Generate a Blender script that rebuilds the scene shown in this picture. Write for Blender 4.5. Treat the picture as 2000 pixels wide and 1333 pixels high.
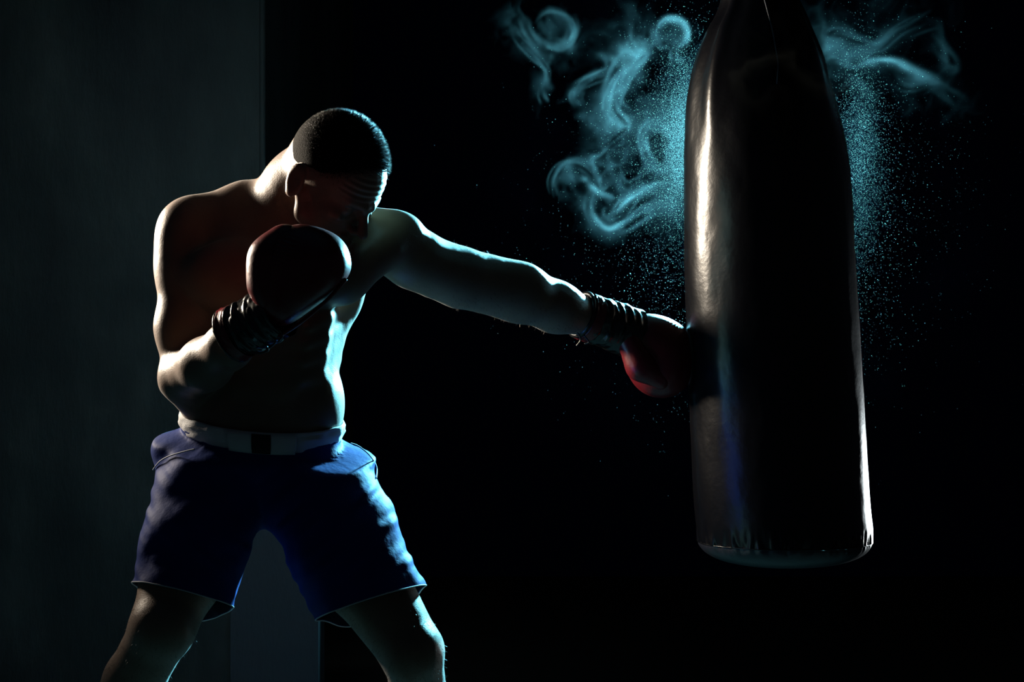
import bpy, bmesh, math, random
import numpy as np
from mathutils import Vector, Matrix

# ------------------------------------------------------------------ camera, world, lights
SC = bpy.context.scene
COL = SC.collection
for _o in list(bpy.data.objects):
    bpy.data.objects.remove(_o, do_unlink=True)
CAM_D, CAM_Z = 4.0, 1.03

def P(px, py, Y=0.0):
    """place a point of the room: image position and depth -> metres (1000 px = 1 m at Y = 0)"""
    s = (CAM_D + Y) / CAM_D
    return np.array([(px - 1000.0) / 1000.0 * s, Y, CAM_Z + (666.5 - py) / 1000.0 * s])

cam_data = bpy.data.cameras.new('camera')
cam_data.sensor_width = 36.0
cam_data.lens = 36.0 * CAM_D / 2.0
cam_data.clip_end = 60
cam = bpy.data.objects.new('camera', cam_data)
COL.objects.link(cam)
cam.location = (0, -CAM_D, CAM_Z)
cam.rotation_euler = (math.pi / 2, 0, 0)
SC.camera = cam

SC.view_settings.view_transform = 'Standard'
SC.view_settings.look = 'None'
SC.view_settings.exposure = 0.0
SC.view_settings.gamma = 1.0
SC.view_settings.use_curve_mapping = False
SC.cycles.volume_step_rate = 1.0
SC.cycles.volume_max_steps = 256
SC.cycles.volume_bounces = 0
SC.cycles.sample_clamp_indirect = 4.0
SC.cycles.diffuse_bounces = 1
SC.cycles.max_bounces = 5

world = bpy.data.worlds.new('world')
SC.world = world
world.use_nodes = True
world.node_tree.nodes['Background'].inputs['Color'].default_value = (0.58, 0.72, 1.0, 1)
world.node_tree.nodes['Background'].inputs['Strength'].default_value = 0.013

def area_light(name, loc, target, sx, sy, power, color, spread=180.0, shape='RECTANGLE'):
    d = bpy.data.lights.new(name, 'AREA')
    d.shape = shape
    d.size, d.size_y = sx, sy
    d.energy = power
    d.color = color
    d.spread = math.radians(spread)
    o = bpy.data.objects.new(name, d)
    COL.objects.link(o)
    o.location = loc
    v = Vector(target) - Vector(loc)
    o.rotation_euler = v.to_track_quat('-Z', 'Y').to_euler()
    return o

# cyan lamp behind the bag, warm strip on the left, white strip behind right, plus an added dim fill, source unseen, to lift the plaster
area_light('cyan_back_lamp', (0.69, 1.75, 1.61), (-0.20, 0.0, 1.15), 0.16, 0.16, 300, (0.20, 0.78, 1.0), 120, 'DISK')
area_light('warm_strip_lamp', (-1.92, 1.00, 1.66), (-0.1, 0.0, 1.36), 0.34, 0.62, 25, (1.0, 0.86, 0.68), 60)
area_light('white_strip_lamp', (2.25, 2.55, 0.50), (1.00, 0.42, 0.70), 0.10, 0.30, 3.0, (0.85, 0.96, 1.0), 28)
area_light('added_wall_fill', (-0.80, 0.35, 2.85), (-0.92, 1.7, 1.15), 0.4, 0.4, 0.55, (0.60, 0.90, 1.0), 50)

# ------------------------------------------------------------------ helpers
def tag(o, label=None, cat=None, group=None, kind=None):
    if label: o['label'] = label
    if cat: o['category'] = cat
    if group: o['group'] = group
    if kind: o['kind'] = kind
    return o

def link(name, me, mat=None, parent=None, smooth=True):
    o = bpy.data.objects.new(name, me)
    COL.objects.link(o)
    if mat is not None:
        me.materials.append(mat)
    if parent is not None:
        o.parent = parent
        o.matrix_parent_inverse = Matrix.Identity(4)
    if smooth and len(me.polygons):
        me.polygons.foreach_set('use_smooth', np.ones(len(me.polygons), dtype=bool))
    return o

def empty(name, loc=(0, 0, 0)):
    o = bpy.data.objects.new(name, None)
    COL.objects.link(o)
    o.location = loc
    o.empty_display_size = 0.1
    return o

def mesh(name, verts, faces):
    me = bpy.data.meshes.new(name)
    me.from_pydata([tuple(map(float, v)) for v in verts], [], faces)
    me.update()
    return me

def mesh_np(name, V, Q):
    """quads or tris as numpy arrays"""
    me = bpy.data.meshes.new(name)
    V = np.asarray(V, dtype=np.float32); Q = np.asarray(Q, dtype=np.int32)
    n, k = Q.shape
    me.vertices.add(len(V)); me.vertices.foreach_set('co', V.ravel())
    me.loops.add(n * k); me.loops.foreach_set('vertex_index', Q.ravel())
    me.polygons.add(n)
    me.polygons.foreach_set('loop_start', np.arange(0, n * k, k, dtype=np.int32))
    me.polygons.foreach_set('loop_total', np.full(n, k, dtype=np.int32))
    me.update(calc_edges=True); me.validate()
    return me

def box(name, x0, x1, y0, y1, z0, z1):
    v = [(x, y, z) for x in (x0, x1) for y in (y0, y1) for z in (z0, z1)]
    f = [(0, 1, 3, 2), (4, 6, 7, 5), (0, 4, 5, 1), (2, 3, 7, 6), (0, 2, 6, 4), (1, 5, 7, 3)]
    return mesh(name, v, f)

def tube(name, pts, r, seg=8, closed=False):
    """tube of radius r (number or list) along points"""
    pts = [np.asarray(p, float) for p in pts]
    n = len(pts)
    rr = r if hasattr(r, '__len__') else [r] * n
    V, F = [], []
    prev = None
    for i, p in enumerate(pts):
        a = pts[(i - 1) % n] if (closed or i > 0) else p
        b = pts[(i + 1) % n] if (closed or i < n - 1) else p
        t = b - a; t = t / (np.linalg.norm(t) + 1e-12)
        if prev is None:
            ref = np.array([0, 0, 1.0]) if abs(t[2]) < 0.9 else np.array([1.0, 0, 0])
            u = np.cross(t, ref)
        else:
            u = prev - t * np.dot(prev, t)
        u = u / (np.linalg.norm(u) + 1e-12); prev = u
        w = np.cross(t, u)
        for k in range(seg):
            an = 2 * math.pi * k / seg
            V.append(p + rr[i] * (math.cos(an) * u + math.sin(an) * w))
    m = n if closed else n - 1
    for i in range(m):
        j = (i + 1) % n
        for k in range(seg):
            l = (k + 1) % seg
            F.append((i * seg + k, i * seg + l, j * seg + l, j * seg + k))
    if not closed:
        F.append(tuple(range(seg))[::-1]); F.append(tuple((n - 1) * seg + k for k in range(seg)))
    return mesh(name, V, F)

def catmull(pts, n=12):
    pts = [np.asarray(p, float) for p in pts]
    out = []
    for i in range(len(pts) - 1):
        p0, p1, p2, p3 = pts[max(i - 1, 0)], pts[i], pts[i + 1], pts[min(i + 2, len(pts) - 1)]
        for k in range(n):
            t = k / n
            out.append(0.5 * (2 * p1 + (p2 - p0) * t + (2 * p0 - 5 * p1 + 4 * p2 - p3) * t * t + (3 * p1 - p0 - 3 * p2 + p3) * t ** 3))
    out.append(pts[-1])
    return out

def _hash(ix, iy, iz, seed):
    h = (ix.astype(np.int64) * 374761393 + iy.astype(np.int64) * 668265263 + iz.astype(np.int64) * 2147483647 + seed * 974711) & 0xFFFFFFFF
    h = ((h ^ (h >> 13)) * 1274126177) & 0xFFFFFFFF
    h = ((h ^ (h >> 16)) * 2246822519) & 0xFFFFFFFF
    return ((h >> 8) & 0xFFFF) / 32767.5 - 1.0

def noise3(p, seed=0):
    """smooth value noise in -1..1 at points p (N,3)"""
    i = np.floor(p).astype(np.int64); f = p - i
    f = f * f * f * (f * (f * 6 - 15) + 10)
    r = 0
    for dx in (0, 1):
        wx = f[:, 0] if dx else 1 - f[:, 0]
        for dy in (0, 1):
            wy = f[:, 1] if dy else 1 - f[:, 1]
            for dz in (0, 1):
                wz = f[:, 2] if dz else 1 - f[:, 2]
                r = r + wx * wy * wz * _hash(i[:, 0] + dx, i[:, 1] + dy, i[:, 2] + dz, seed)
    return r

# ---- signed distance modelling: smooth unions of tapered capsules and ellipsoids, meshed with surface nets
class Shape:
    def __init__(self):
        self.pr = []
    def rc(self, a, ra, b, rb, k=0.02, sub=False):          # metres
        self.pr.append(('rc', np.array(a, float), float(ra), np.array(b, float), float(rb), k, sub)); return self
    def ell(self, c, r, k=0.02, R=None, sub=False):
        self.pr.append(('el', np.array(c, float), np.array(r, float), np.eye(3) if R is None else np.array(R, float), None, k, sub)); return self
    def pts(self, chain, k=0.02):                            # chain of (px,py,Y,r_px)
        for (x0, y0, Y0, r0), (x1, y1, Y1, r1) in zip(chain[:-1], chain[1:]):
            self.rc(P(x0, y0, Y0), r0 / 1000 * (CAM_D + Y0) / CAM_D, P(x1, y1, Y1), r1 / 1000 * (CAM_D + Y1) / CAM_D, k)
        return self
    def pe(self, px, py, Y, rx, ry, rz, k=0.02, roll=0.0, sub=False):   # px radii; roll turns in the x-z plane
        s = (CAM_D + Y) / CAM_D / 1000
        c, n = math.cos(math.radians(roll)), math.sin(math.radians(roll))
        R = np.array([[c, 0, -n], [0, 1, 0], [n, 0, c]])      # columns of R^T are the local axes
        return self.ell(P(px, py, Y), (rx * s, ry * s, rz * s), k, R, sub)
    @staticmethod
    def dist(pr, X):
        if pr[0] == 'rc':
            _, a, ra, b, rb, k, sub = pr
            ba = b - a; L2 = float(np.dot(ba, ba)) + 1e-12
            pa = X - a
            t = np.clip((pa @ ba) / L2, 0, 1)
            d = np.linalg.norm(pa - t[..., None] * ba, axis=-1) - (ra + (rb - ra) * t)
            return d
        _, c, r, R, _, k, sub = pr
        q = (X - c) @ R.T
        k0 = np.linalg.norm(q / r, axis=-1); k1 = np.linalg.norm(q / (r * r), axis=-1)
        return k0 * (k0 - 1.0) / (k1 + 1e-9)
    @staticmethod
    def mix(v, d, k, sub):
        if sub:
            d = -d
            h = np.clip(0.5 - 0.5 * (d - v) / k * -1, 0, 1)
            h = np.clip(0.5 + 0.5 * (d - v) / k, 0, 1)
            return v + (d - v) * h + k * h * (1 - h)
        h = np.clip(0.5 + 0.5 * (v - d) / k, 0, 1)
        return v + (d - v) * h - k * h * (1 - h)
    def eval(self, X):
        v = np.full(X.shape[:-1], 1.0)
        for pr in self.pr:
            v = self.mix(v, self.dist(pr, X), pr[5], pr[6])
        return v
    def bounds(self, pr):
        if pr[0] == 'rc':
            _, a, ra, b, rb, k, sub = pr
            return np.minimum(a - ra, b - rb), np.maximum(a + ra, b + rb)
        m = float(pr[2].max()); e = np.abs(pr[3].T) @ pr[2]
        return pr[1] - e, pr[1] + e
    def mesh(self, h=0.004):
        lo = np.min([self.bounds(p)[0] for p in self.pr if not p[6]], axis=0) - 4 * h
        hi = np.max([self.bounds(p)[1] for p in self.pr if not p[6]], axis=0) + 4 * h
        n = np.ceil((hi - lo) / h).astype(int) + 1
        vals = np.full(n, 0.2, dtype=np.float32)
        ax = [lo[i] + h * np.arange(n[i]) for i in range(3)]
        for pr in self.pr:
            b0, b1 = self.bounds(pr); m = pr[5] + 3 * h
            i0 = np.clip(np.floor((b0 - m - lo) / h).astype(int), 0, n - 1)
            i1 = np.clip(np.ceil((b1 + m - lo) / h).astype(int) + 1, 1, n)
            sl = tuple(slice(i0[i], i1[i]) for i in range(3))
            G = np.stack(np.meshgrid(*[ax[i][sl[i]] for i in range(3)], indexing='ij'), -1)
            vals[sl] = self.mix(vals[sl], self.dist(pr, G), pr[5], pr[6])
        return surface_nets(vals, lo, h)

def surface_nets(vals, lo, h):
    s = vals < 0
    nx, ny, nz = vals.shape
    c = np.zeros((nx - 1, ny - 1, nz - 1), dtype=np.int8)
    for dx in (0, 1):
        for dy in (0, 1):
            for dz in (0, 1):
                c += s[dx:nx - 1 + dx, dy:ny - 1 + dy, dz:nz - 1 + dz]
    act = (c > 0) & (c < 8)
    idx = np.full(act.shape, -1, dtype=np.int32)
    cells = np.argwhere(act)
    idx[act] = np.arange(len(cells))
    acc = np.zeros((len(cells), 3)); cnt = np.zeros(len(cells))
    for axis in range(3):
        o1, o2 = [a for a in range(3) if a != axis]
        for d1 in (0, 1):
            for d2 in (0, 1):
                off = np.zeros(3, int); off[o1] = d1; off[o2] = d2
                A = cells + off; B = A.copy(); B[:, axis] += 1
                va = vals[A[:, 0], A[:, 1], A[:, 2]]; vb = vals[B[:, 0], B[:, 1], B[:, 2]]
                m = (va < 0) != (vb < 0)
                t = np.where(m, va / np.where(m, va - vb, 1), 0)
                p = A.astype(float); p[:, axis] += t
                acc[m] += p[m]; cnt[m] += 1
    V = lo + h * acc / cnt[:, None]
    quads = []
    for axis in range(3):
        o1, o2 = (axis + 1) % 3, (axis + 2) % 3
        a = [slice(None)] * 3; b = [slice(None)] * 3
        a[axis] = slice(0, -1); b[axis] = slice(1, None)
        sa, sb = s[tuple(a)], s[tuple(b)]
        e = np.argwhere(sa != sb)
        e = e[(e[:, o1] > 0) & (e[:, o2] > 0) & (e[:, o1] < vals.shape[o1] - 1) & (e[:, o2] < vals.shape[o2] - 1)]
        inside = sa[e[:, 0], e[:, 1], e[:, 2]]
        q = []
        for d1, d2 in ((0, 0), (-1, 0), (-1, -1), (0, -1)):
            f = e.copy(); f[:, o1] += d1; f[:, o2] += d2
            q.append(idx[f[:, 0], f[:, 1], f[:, 2]])
        q = np.stack(q, 1)
        q[~inside] = q[~inside][:, ::-1]
        quads.append(q)
    return V, np.concatenate(quads)

def relax(V, Q, it=2, lam=0.5):
    """Laplacian smoothing"""
    V = V.copy(); k = Q.shape[1]
    a = np.concatenate([Q[:, i] for i in range(k)]); b = np.concatenate([Q[:, (i + 1) % k] for i in range(k)])
    cnt = np.bincount(a, minlength=len(V)) + np.bincount(b, minlength=len(V))
    for j in range(it):
        acc = np.stack([np.bincount(a, V[b, i], len(V)) + np.bincount(b, V[a, i], len(V)) for i in range(3)], 1)
        V = V + lam * (acc / np.maximum(cnt, 1)[:, None] - V)
        if j % 2 == 0 and it > 1: pass
    return V

def vnormals(V, Q):
    n = np.cross(V[Q[:, 2]] - V[Q[:, 0]], V[Q[:, 3 if Q.shape[1] == 4 else 1]] - V[Q[:, 1 if Q.shape[1] == 4 else 0]])
    if Q.shape[1] == 3: n = -n
    N = np.stack([sum(np.bincount(Q[:, j], n[:, i], len(V)) for j in range(Q.shape[1])) for i in range(3)], 1)
    return N / (np.linalg.norm(N, axis=1)[:, None] + 1e-12)

# ------------------------------------------------------------------ materials
def material(name):
    m = bpy.data.materials.new(name); m.use_nodes = True
    nt = m.node_tree
    return m, nt, nt.nodes['Principled BSDF']

def noise_node(nt, scale, detail=4, rough=0.5, vec=None, stretch=None):
    tc = nt.nodes.new('ShaderNodeTexCoord')
    src = tc.outputs['Object']
    if stretch:
        mp = nt.nodes.new('ShaderNodeMapping'); mp.inputs['Scale'].default_value = stretch
        nt.links.new(src, mp.inputs['Vector']); src = mp.outputs['Vector']
    n = nt.nodes.new('ShaderNodeTexNoise')
    n.inputs['Scale'].default_value = scale; n.inputs['Detail'].default_value = detail; n.inputs['Roughness'].default_value = rough
    nt.links.new(src, n.inputs['Vector'])
    return n

def ramp(nt, src, stops):
    r = nt.nodes.new('ShaderNodeValToRGB')
    e = r.color_ramp.elements
    while len(e) < len(stops): e.new(0.5)
    for el, (p, c) in zip(e, stops):
        el.position = p; el.color = (*c, 1)
    nt.links.new(src, r.inputs['Fac'])
    return r.outputs['Color']

def bump(nt, height, strength, dist, prev=None):
    b = nt.nodes.new('ShaderNodeBump')
    b.inputs['Strength'].default_value = strength; b.inputs['Distance'].default_value = dist
    nt.links.new(height, b.inputs['Height'])
    if prev is not None: nt.links.new(prev, b.inputs['Normal'])
    return b.outputs['Normal']

def simple(name, col, rough=0.5, spec=0.5, metal=0.0, bump_scale=None, bump_d=0.001, col2=None, cscale=8.0, stretch=None, sheen=0.0, coat=0.0):
    m, nt, b = material(name)
    b.inputs['Base Color'].default_value = (*col, 1)
    b.inputs['Roughness'].default_value = rough
    b.inputs['Specular IOR Level'].default_value = spec
    b.inputs['Metallic'].default_value = metal
    b.inputs['Sheen Weight'].default_value = sheen
    b.inputs['Coat Weight'].default_value = coat
    if col2 is not None:
        n = noise_node(nt, cscale, 5, 0.6, stretch=stretch)
        nt.links.new(ramp(nt, n.outputs['Fac'], [(0.3, col), (0.7, col2)]), b.inputs['Base Color'])
    if bump_scale:
        n = noise_node(nt, bump_scale, 4, 0.55, stretch=stretch)
        nt.links.new(bump(nt, n.outputs['Fac'], 1.0, bump_d), b.inputs['Normal'])
    return m

def skin_material():
    m, nt, b = material('skin')
    n = noise_node(nt, 14, 4)
    nt.links.new(ramp(nt, n.outputs['Fac'], [(0.3, (0.17, 0.102, 0.068)), (0.7, (0.21, 0.132, 0.090))]), b.inputs['Base Color'])
    r = noise_node(nt, 30, 3)
    mr = nt.nodes.new('ShaderNodeMapRange')
    mr.inputs['To Min'].default_value = 0.36; mr.inputs['To Max'].default_value = 0.52
    nt.links.new(r.outputs['Fac'], mr.inputs['Value']); nt.links.new(mr.outputs['Result'], b.inputs['Roughness'])
    b.inputs['Specular IOR Level'].default_value = 0.45
    b.inputs['Sheen Weight'].default_value = 0.18
    b.inputs['Subsurface Weight'].default_value = 0.12
    b.inputs['Subsurface Radius'].default_value = (1.0, 0.35, 0.15)
    b.inputs['Subsurface Scale'].default_value = 0.012
    fine = noise_node(nt, 420, 2); mid = noise_node(nt, 70, 3)
    nb = bump(nt, mid.outputs['Fac'], 0.5, 0.0012)
    nt.links.new(bump(nt, fine.outputs['Fac'], 0.6, 0.0006, nb), b.inputs['Normal'])
    return m

def plaster_material(name, c1, c2, c3):
    m, nt, b = material(name)
    n = noise_node(nt, 1.6, 6, 0.62, stretch=(1.3, 1.3, 0.5))
    nt.links.new(ramp(nt, n.outputs['Fac'], [(0.25, c1), (0.5, c2), (0.75, c3)]), b.inputs['Base Color'])
    b.inputs['Roughness'].default_value = 0.75
    f1 = noise_node(nt, 26, 6, 0.65, stretch=(1.6, 1.6, 0.45)); f2 = noise_node(nt, 5, 4, 0.6)
    nb = bump(nt, f2.outputs['Fac'], 0.6, 0.01)
    nt.links.new(bump(nt, f1.outputs['Fac'], 0.8, 0.0045, nb), b.inputs['Normal'])
    return m

M = {}
M['skin'] = skin_material()
M['hair'] = simple('hair', (0.008, 0.006, 0.005), 0.38, 0.18, sheen=0.06)
M['scalp'] = simple('scalp', (0.006, 0.005, 0.004), 0.8, 0.05, bump_scale=350, bump_d=0.003)
M['plaster'] = plaster_material('plaster', (0.008, 0.011, 0.013), (0.032, 0.040, 0.039), (0.095, 0.105, 0.098))
M['lit_patch_grey'] = plaster_material('lit_patch_grey', (0.062, 0.066, 0.078), (0.070, 0.074, 0.088), (0.078, 0.082, 0.096))  # paler grey carries the lighter, lit look of the wall here
M['black'] = simple('black_paint', (0.006, 0.007, 0.010), 0.9, 0.1)
M['navy'] = simple('navy_black_wall', (0.008, 0.011, 0.040), 0.95, 0.03)
M['floor'] = simple('dark_wood_floor', (0.020, 0.016, 0.014), 0.9, 0.05, bump_scale=20, bump_d=0.001, col2=(0.028, 0.022, 0.019), stretch=(1, 8, 1))
M['bag'] = simple('black_leather', (0.0015, 0.0018, 0.0035), 0.27, 0.30, bump_scale=60, bump_d=0.0005)
M['bag_base'] = simple('black_leather_base', (0.010, 0.012, 0.020), 0.36, 0.55, bump_scale=60, bump_d=0.001)
M['strap'] = simple('black_strap', (0.008, 0.008, 0.009), 0.55, 0.4)
M['seam'] = simple('seam_highlight_grey', (0.16, 0.18, 0.21), 0.35, 0.5)  # black seam coloured grey, its highlight put into the base colour
M['steel'] = simple('steel', (0.35, 0.36, 0.38), 0.35, 0.5, metal=1.0)
M['glove'] = simple('red_leather', (0.13, 0.006, 0.011), 0.34, 0.5, bump_scale=90, bump_d=0.0006)
M['glove_dark'] = simple('dark_leather', (0.006, 0.006, 0.007), 0.26, 0.6, bump_scale=90, bump_d=0.0006)
M['lace'] = simple('lace', (0.015, 0.015, 0.016), 0.3, 0.6)
M['shorts'] = simple('blue_satin', (0.003, 0.020, 0.15), 0.60, 0.05, bump_scale=28, bump_d=0.0018, col2=(0.004, 0.026, 0.18), sheen=0.03)
M['shorts_in'] = simple('shorts_lining', (0.004, 0.008, 0.03), 0.8, 0.2)
M['band'] = simple('white_elastic', (0.62, 0.62, 0.64), 0.75, 0.3, bump_scale=160, bump_d=0.0008, stretch=(1, 1, 4))
M['patch'] = simple('dark_patch', (0.01, 0.01, 0.014), 0.7, 0.3)
M['piping'] = simple('grey_piping', (0.42, 0.44, 0.50), 0.7, 0.3)

# ------------------------------------------------------------------ the room
WY = 1.7                                     # front face of the plaster wall
WX = P(512, 0, WY)[0]                        # its outer corner
def grid_wall(name, org, u, v, nu, nv, nrm, amp, seed):
    org, u, v, nrm = map(lambda t: np.array(t, float), (org, u, v, nrm))
    a, b = np.meshgrid(np.linspace(0, 1, nu), np.linspace(0, 1, nv), indexing='ij')
    V = org + a.ravel()[:, None] * u + b.ravel()[:, None] * v
    d = amp * (noise3(V * 3.1, seed) * 0.7 + noise3(V * 9, seed + 1) * 0.35 + noise3(V * 28, seed + 2) * 0.12)
    edge = np.minimum(1, np.minimum(a, 1 - a).ravel() * 40)
    V = V + nrm * (d * edge)[:, None]
    i, j = np.meshgrid(np.arange(nu - 1), np.arange(nv - 1), indexing='ij')
    k = (i * nv + j).ravel()
    return mesh_np(name, V, np.stack([k, k + nv, k + nv + 1, k + 1], 1))
CEIL = 3.0
def structure(name, me, mat, smooth=False):
    return tag(link(name, me, mat, None, smooth), kind='structure')
structure('floor', box('floor', -3.2, 3.2, -4.6, 5.0, -0.1, 0), M['floor'])
structure('ceiling', box('ceiling', -3.2, 3.2, -4.6, 5.0, CEIL, CEIL + 0.1), M['black'])
wl = structure('wall_left', grid_wall('wall_left', (-3.2, WY, 0), (3.2 + WX, 0, 0), (0, 0, CEIL), 220, 260, (0, -1, 0), 0.010, 3), M['plaster'], True)
wr = structure('wall_return', grid_wall('wall_return', (WX, WY, 0), (0, 3.25, 0), (0, 0, CEIL), 160, 120, (1, 0, 0), 0.008, 9), M['plaster'], True)
structure('wall_back', box('wall_back', WX - 0.05, 3.2, 4.95, 5.05, 0, CEIL), M['navy'])
structure('corner_glint_bead', tube('corner_glint_bead', [(WX, WY + .004, 0), (WX, WY + .004, CEIL)], .009, 12), M['plaster'], True)  # bead added along the corner to catch a thin line of lamplight
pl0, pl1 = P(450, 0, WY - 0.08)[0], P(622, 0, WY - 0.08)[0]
structure('lit_patch_block', box('lit_patch_block', pl0, pl1, WY - 0.08, WY + 0.10, 0, 0.86), M['lit_patch_grey'])  # added low block, standing in for a lighter lit patch of wall

# ------------------------------------------------------------------ the punching bag
BY = 0.42
BPROF = [(-330, 1440, 1462), (-250, 1428, 1478), (-150, 1420, 1510), (-60, 1414, 1542), (0, 1409, 1562), (30, 1398, 1576), (60, 1381, 1588), (111, 1361, 1609),
         (160, 1348, 1622), (210, 1341, 1635), (285, 1337, 1652), (390, 1336, 1663), (500, 1337, 1668), (600, 1340, 1674), (700, 1343, 1680),
         (800, 1347, 1686), (900, 1351, 1692), (960, 1354, 1696), (1010, 1358, 1701), (1035, 1361, 1703), (1058, 1364, 1701)]
bs = (CAM_D + BY) / CAM_D
def bag_ring(py, xl, xr, seg=144, seam=0.0):
    c = P((xl + xr) / 2, py, BY); r = (xr - xl) / 2000 * bs
    th = np.arange(seg) * 2 * math.pi / seg
    front = np.angle(np.exp(1j * (th + math.pi / 2)))          # 0 faces the camera, negative to the left
    top = np.clip((330 - py) / 330.0, 0, 1.2)
    rad = np.full(seg, r)
    g = lambda a, s: np.exp(-((np.degrees(front) - a) / s) ** 2)
    rad = rad * (1 + top * (0.10 * g(-47, 9) - 0.10 * g(-66, 12) + 0.035 * g(2, 5) - 0.05 * g(14, 9) + 0.05 * g(48, 10) - 0.06 * g(66, 11) + 0.05 * np.cos(3 * front) * (np.abs(front) > 1.6)))
    ped = np.stack([np.cos(th) * 3, np.sin(th) * 3, np.full(seg, py / 90.0)], 1)
    rad = rad * (1 + 0.006 * noise3(ped, 5) + 0.003 * noise3(ped * 2.7, 6))
    if seam:
        ang = np.stack([np.cos(th) * 26, np.sin(th) * 26, np.full(seg, 0.5 + py * 0.02)], 1)
        rad = rad + seam * noise3(ang, 7)
    return np.stack([c[0] + rad * np.cos(th), BY + rad * np.sin(th), np.full(seg, c[2])], 1)
def interp_prof(py):
    ys = [p[0] for p in BPROF]
    # smooth (cubic Hermite) between the measured rows
    i = max(0, min(len(ys) - 2, int(np.searchsorted(ys, py) - 1)))
    out = []
    for k in (1, 2):
        v = [p[k] for p in BPROF]
        def sl(j):
            a, b = max(j - 1, 0), min(j + 1, len(ys) - 1)
            return (v[b] - v[a]) / (ys[b] - ys[a])
        h = ys[i + 1] - ys[i]; t = (py - ys[i]) / h
        out.append((2 * t**3 - 3 * t**2 + 1) * v[i] + (t**3 - 2 * t**2 + t) * h * sl(i) + (-2 * t**3 + 3 * t**2) * v[i + 1] + (t**3 - t**2) * h * sl(i + 1))
    return out
def loft(name, rings, cap_end=None):
    seg = len(rings[0]); V = np.concatenate(rings); Q = []
    for i in range(len(rings) - 1):
        k = np.arange(seg); l = (k + 1) % seg
        Q.append(np.stack([i * seg + k, (i + 1) * seg + k, (i + 1) * seg + l, i * seg + l], 1))
    Q = np.concatenate(Q)
    return V, Q
bag = empty('punching_bag', tuple(P(1455, -330, BY)))
tag(bag, 'tall black leather punching bag hanging from a ceiling chain, struck by the glove', 'punching bag')
B0 = np.array(bag.location)
SEG = 288
ys = list(np.linspace(-330, 960, 110)) + list(np.linspace(970, 1058, 34))
rings = []
for y in ys:
    xl, xr = interp_prof(y)
    sm = 0.0045 * math.exp(-((y - 1058) / 22.0) ** 2)
    rings.append(bag_ring(y, xl, xr, SEG, sm))
V, Q = loft('shell', rings)
link('shell', mesh_np('shell', V - B0, Q), M['bag'], bag)
# dished base panel below the seam
rb = []
for t in np.linspace(0, 1, 26):
    a = t * math.pi / 2
    k = math.cos(a) ** 0.75 if t < 1 else 0.0
    xl, xr = interp_prof(1058)
    cx, hw = (xl + xr) / 2, (xr - xl) / 2 - 1.5
    y = 1060 + 46 * math.sin(a) ** 1.0
    rb.append(bag_ring(y, cx - hw * max(k, 0.004), cx + hw * max(k, 0.004), SEG, 0.003 * math.exp(-(t / 0.12) ** 2)))
V, Q = loft('base', rb)
link('base_panel', mesh_np('base_panel', V - B0, Q), M['bag_base'], bag)
xl, xr = interp_prof(1058)
sr = bag_ring(1058.5, xl - 0.5, xr + 0.5, 144, 0.001)
link('base_seam', tube('base_seam', list(sr - B0), 0.0012, 6, True), M['bag'], bag)
# lengthwise seam running down the front of the gathered top
def on_bag(px, py, lift=0.0015):
    xl, xr = interp_prof(py); cx, hw = (xl + xr) / 2, (xr - xl) / 2
    a = math.asin(max(-0.98, min(0.98, (px - cx) / hw)))
    ring = bag_ring(py, xl, xr, SEG)
    th = (-math.pi / 2 + a) % (2 * math.pi)
    p = ring[int(round(th / (2 * math.pi) * SEG)) % SEG]
    c = P(cx, py, BY); d = p - c; d /= np.linalg.norm(d)
    return p + d * lift
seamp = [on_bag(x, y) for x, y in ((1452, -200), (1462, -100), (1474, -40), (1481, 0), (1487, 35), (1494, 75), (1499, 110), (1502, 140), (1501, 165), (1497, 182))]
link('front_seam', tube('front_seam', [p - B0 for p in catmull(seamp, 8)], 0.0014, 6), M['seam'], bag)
# gathered neck, ring, chain and ceiling plate (above the picture)
neck = P(1451, -330, BY)
def torus_pts(c, R, ax1, ax2, n=24, stretch=1.0):
    return [np.array(c) + R * (math.cos(2 * math.pi * k / n) * np.array(ax1) * stretch + math.sin(2 * math.pi * k / n) * np.array(ax2)) for k in range(n)]
link('neck_collar', tube('neck_collar', [neck - B0 + np.array([0, 0, -0.02]), neck - B0 + np.array([0, 0, 0.035])], 0.016, 20), M['strap'], bag)
zc = neck[2] + 0.035
link('hanging_ring', tube('hanging_ring', torus_pts(neck - B0 + np.array([0, 0, 0.06]), 0.03, (1, 0, 0), (0, 0, 1)), 0.006, 8, True), M['steel'], bag)
z = 0.06 + 0.03 + 0.018; li = 0
link_a = tube('chain_link', torus_pts((0, 0, 0), 0.016, (0, 0, 1), (0, 1, 0), 16, 1.7), 0.005, 6, True)
link_a.materials.append(M['steel'])
while neck[2] + z < CEIL - 0.03:
    o = bpy.data.objects.new('chain_link', link_a); COL.objects.link(o); o.parent = bag
    o.location = (0.0 + neck[0] - B0[0], 0, z); o.rotation_euler = (0, 0, (li % 2) * math.pi / 2)
    z += 0.042; li += 1
link('ceiling_plate', box('ceiling_plate', neck[0] - B0[0] - 0.06, neck[0] - B0[0] + 0.06, -0.06, 0.06, CEIL - 0.03 - B0[2], CEIL - B0[2]), M['steel'], bag, False)
# ------------------------------------------------------------------ the boxer: body
person = empty('person', (-0.45, 0.0, 0.0))
tag(person, 'shirtless boxer in blue shorts throwing a straight punch at the bag', 'person')
O = np.array(person.location)

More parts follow.
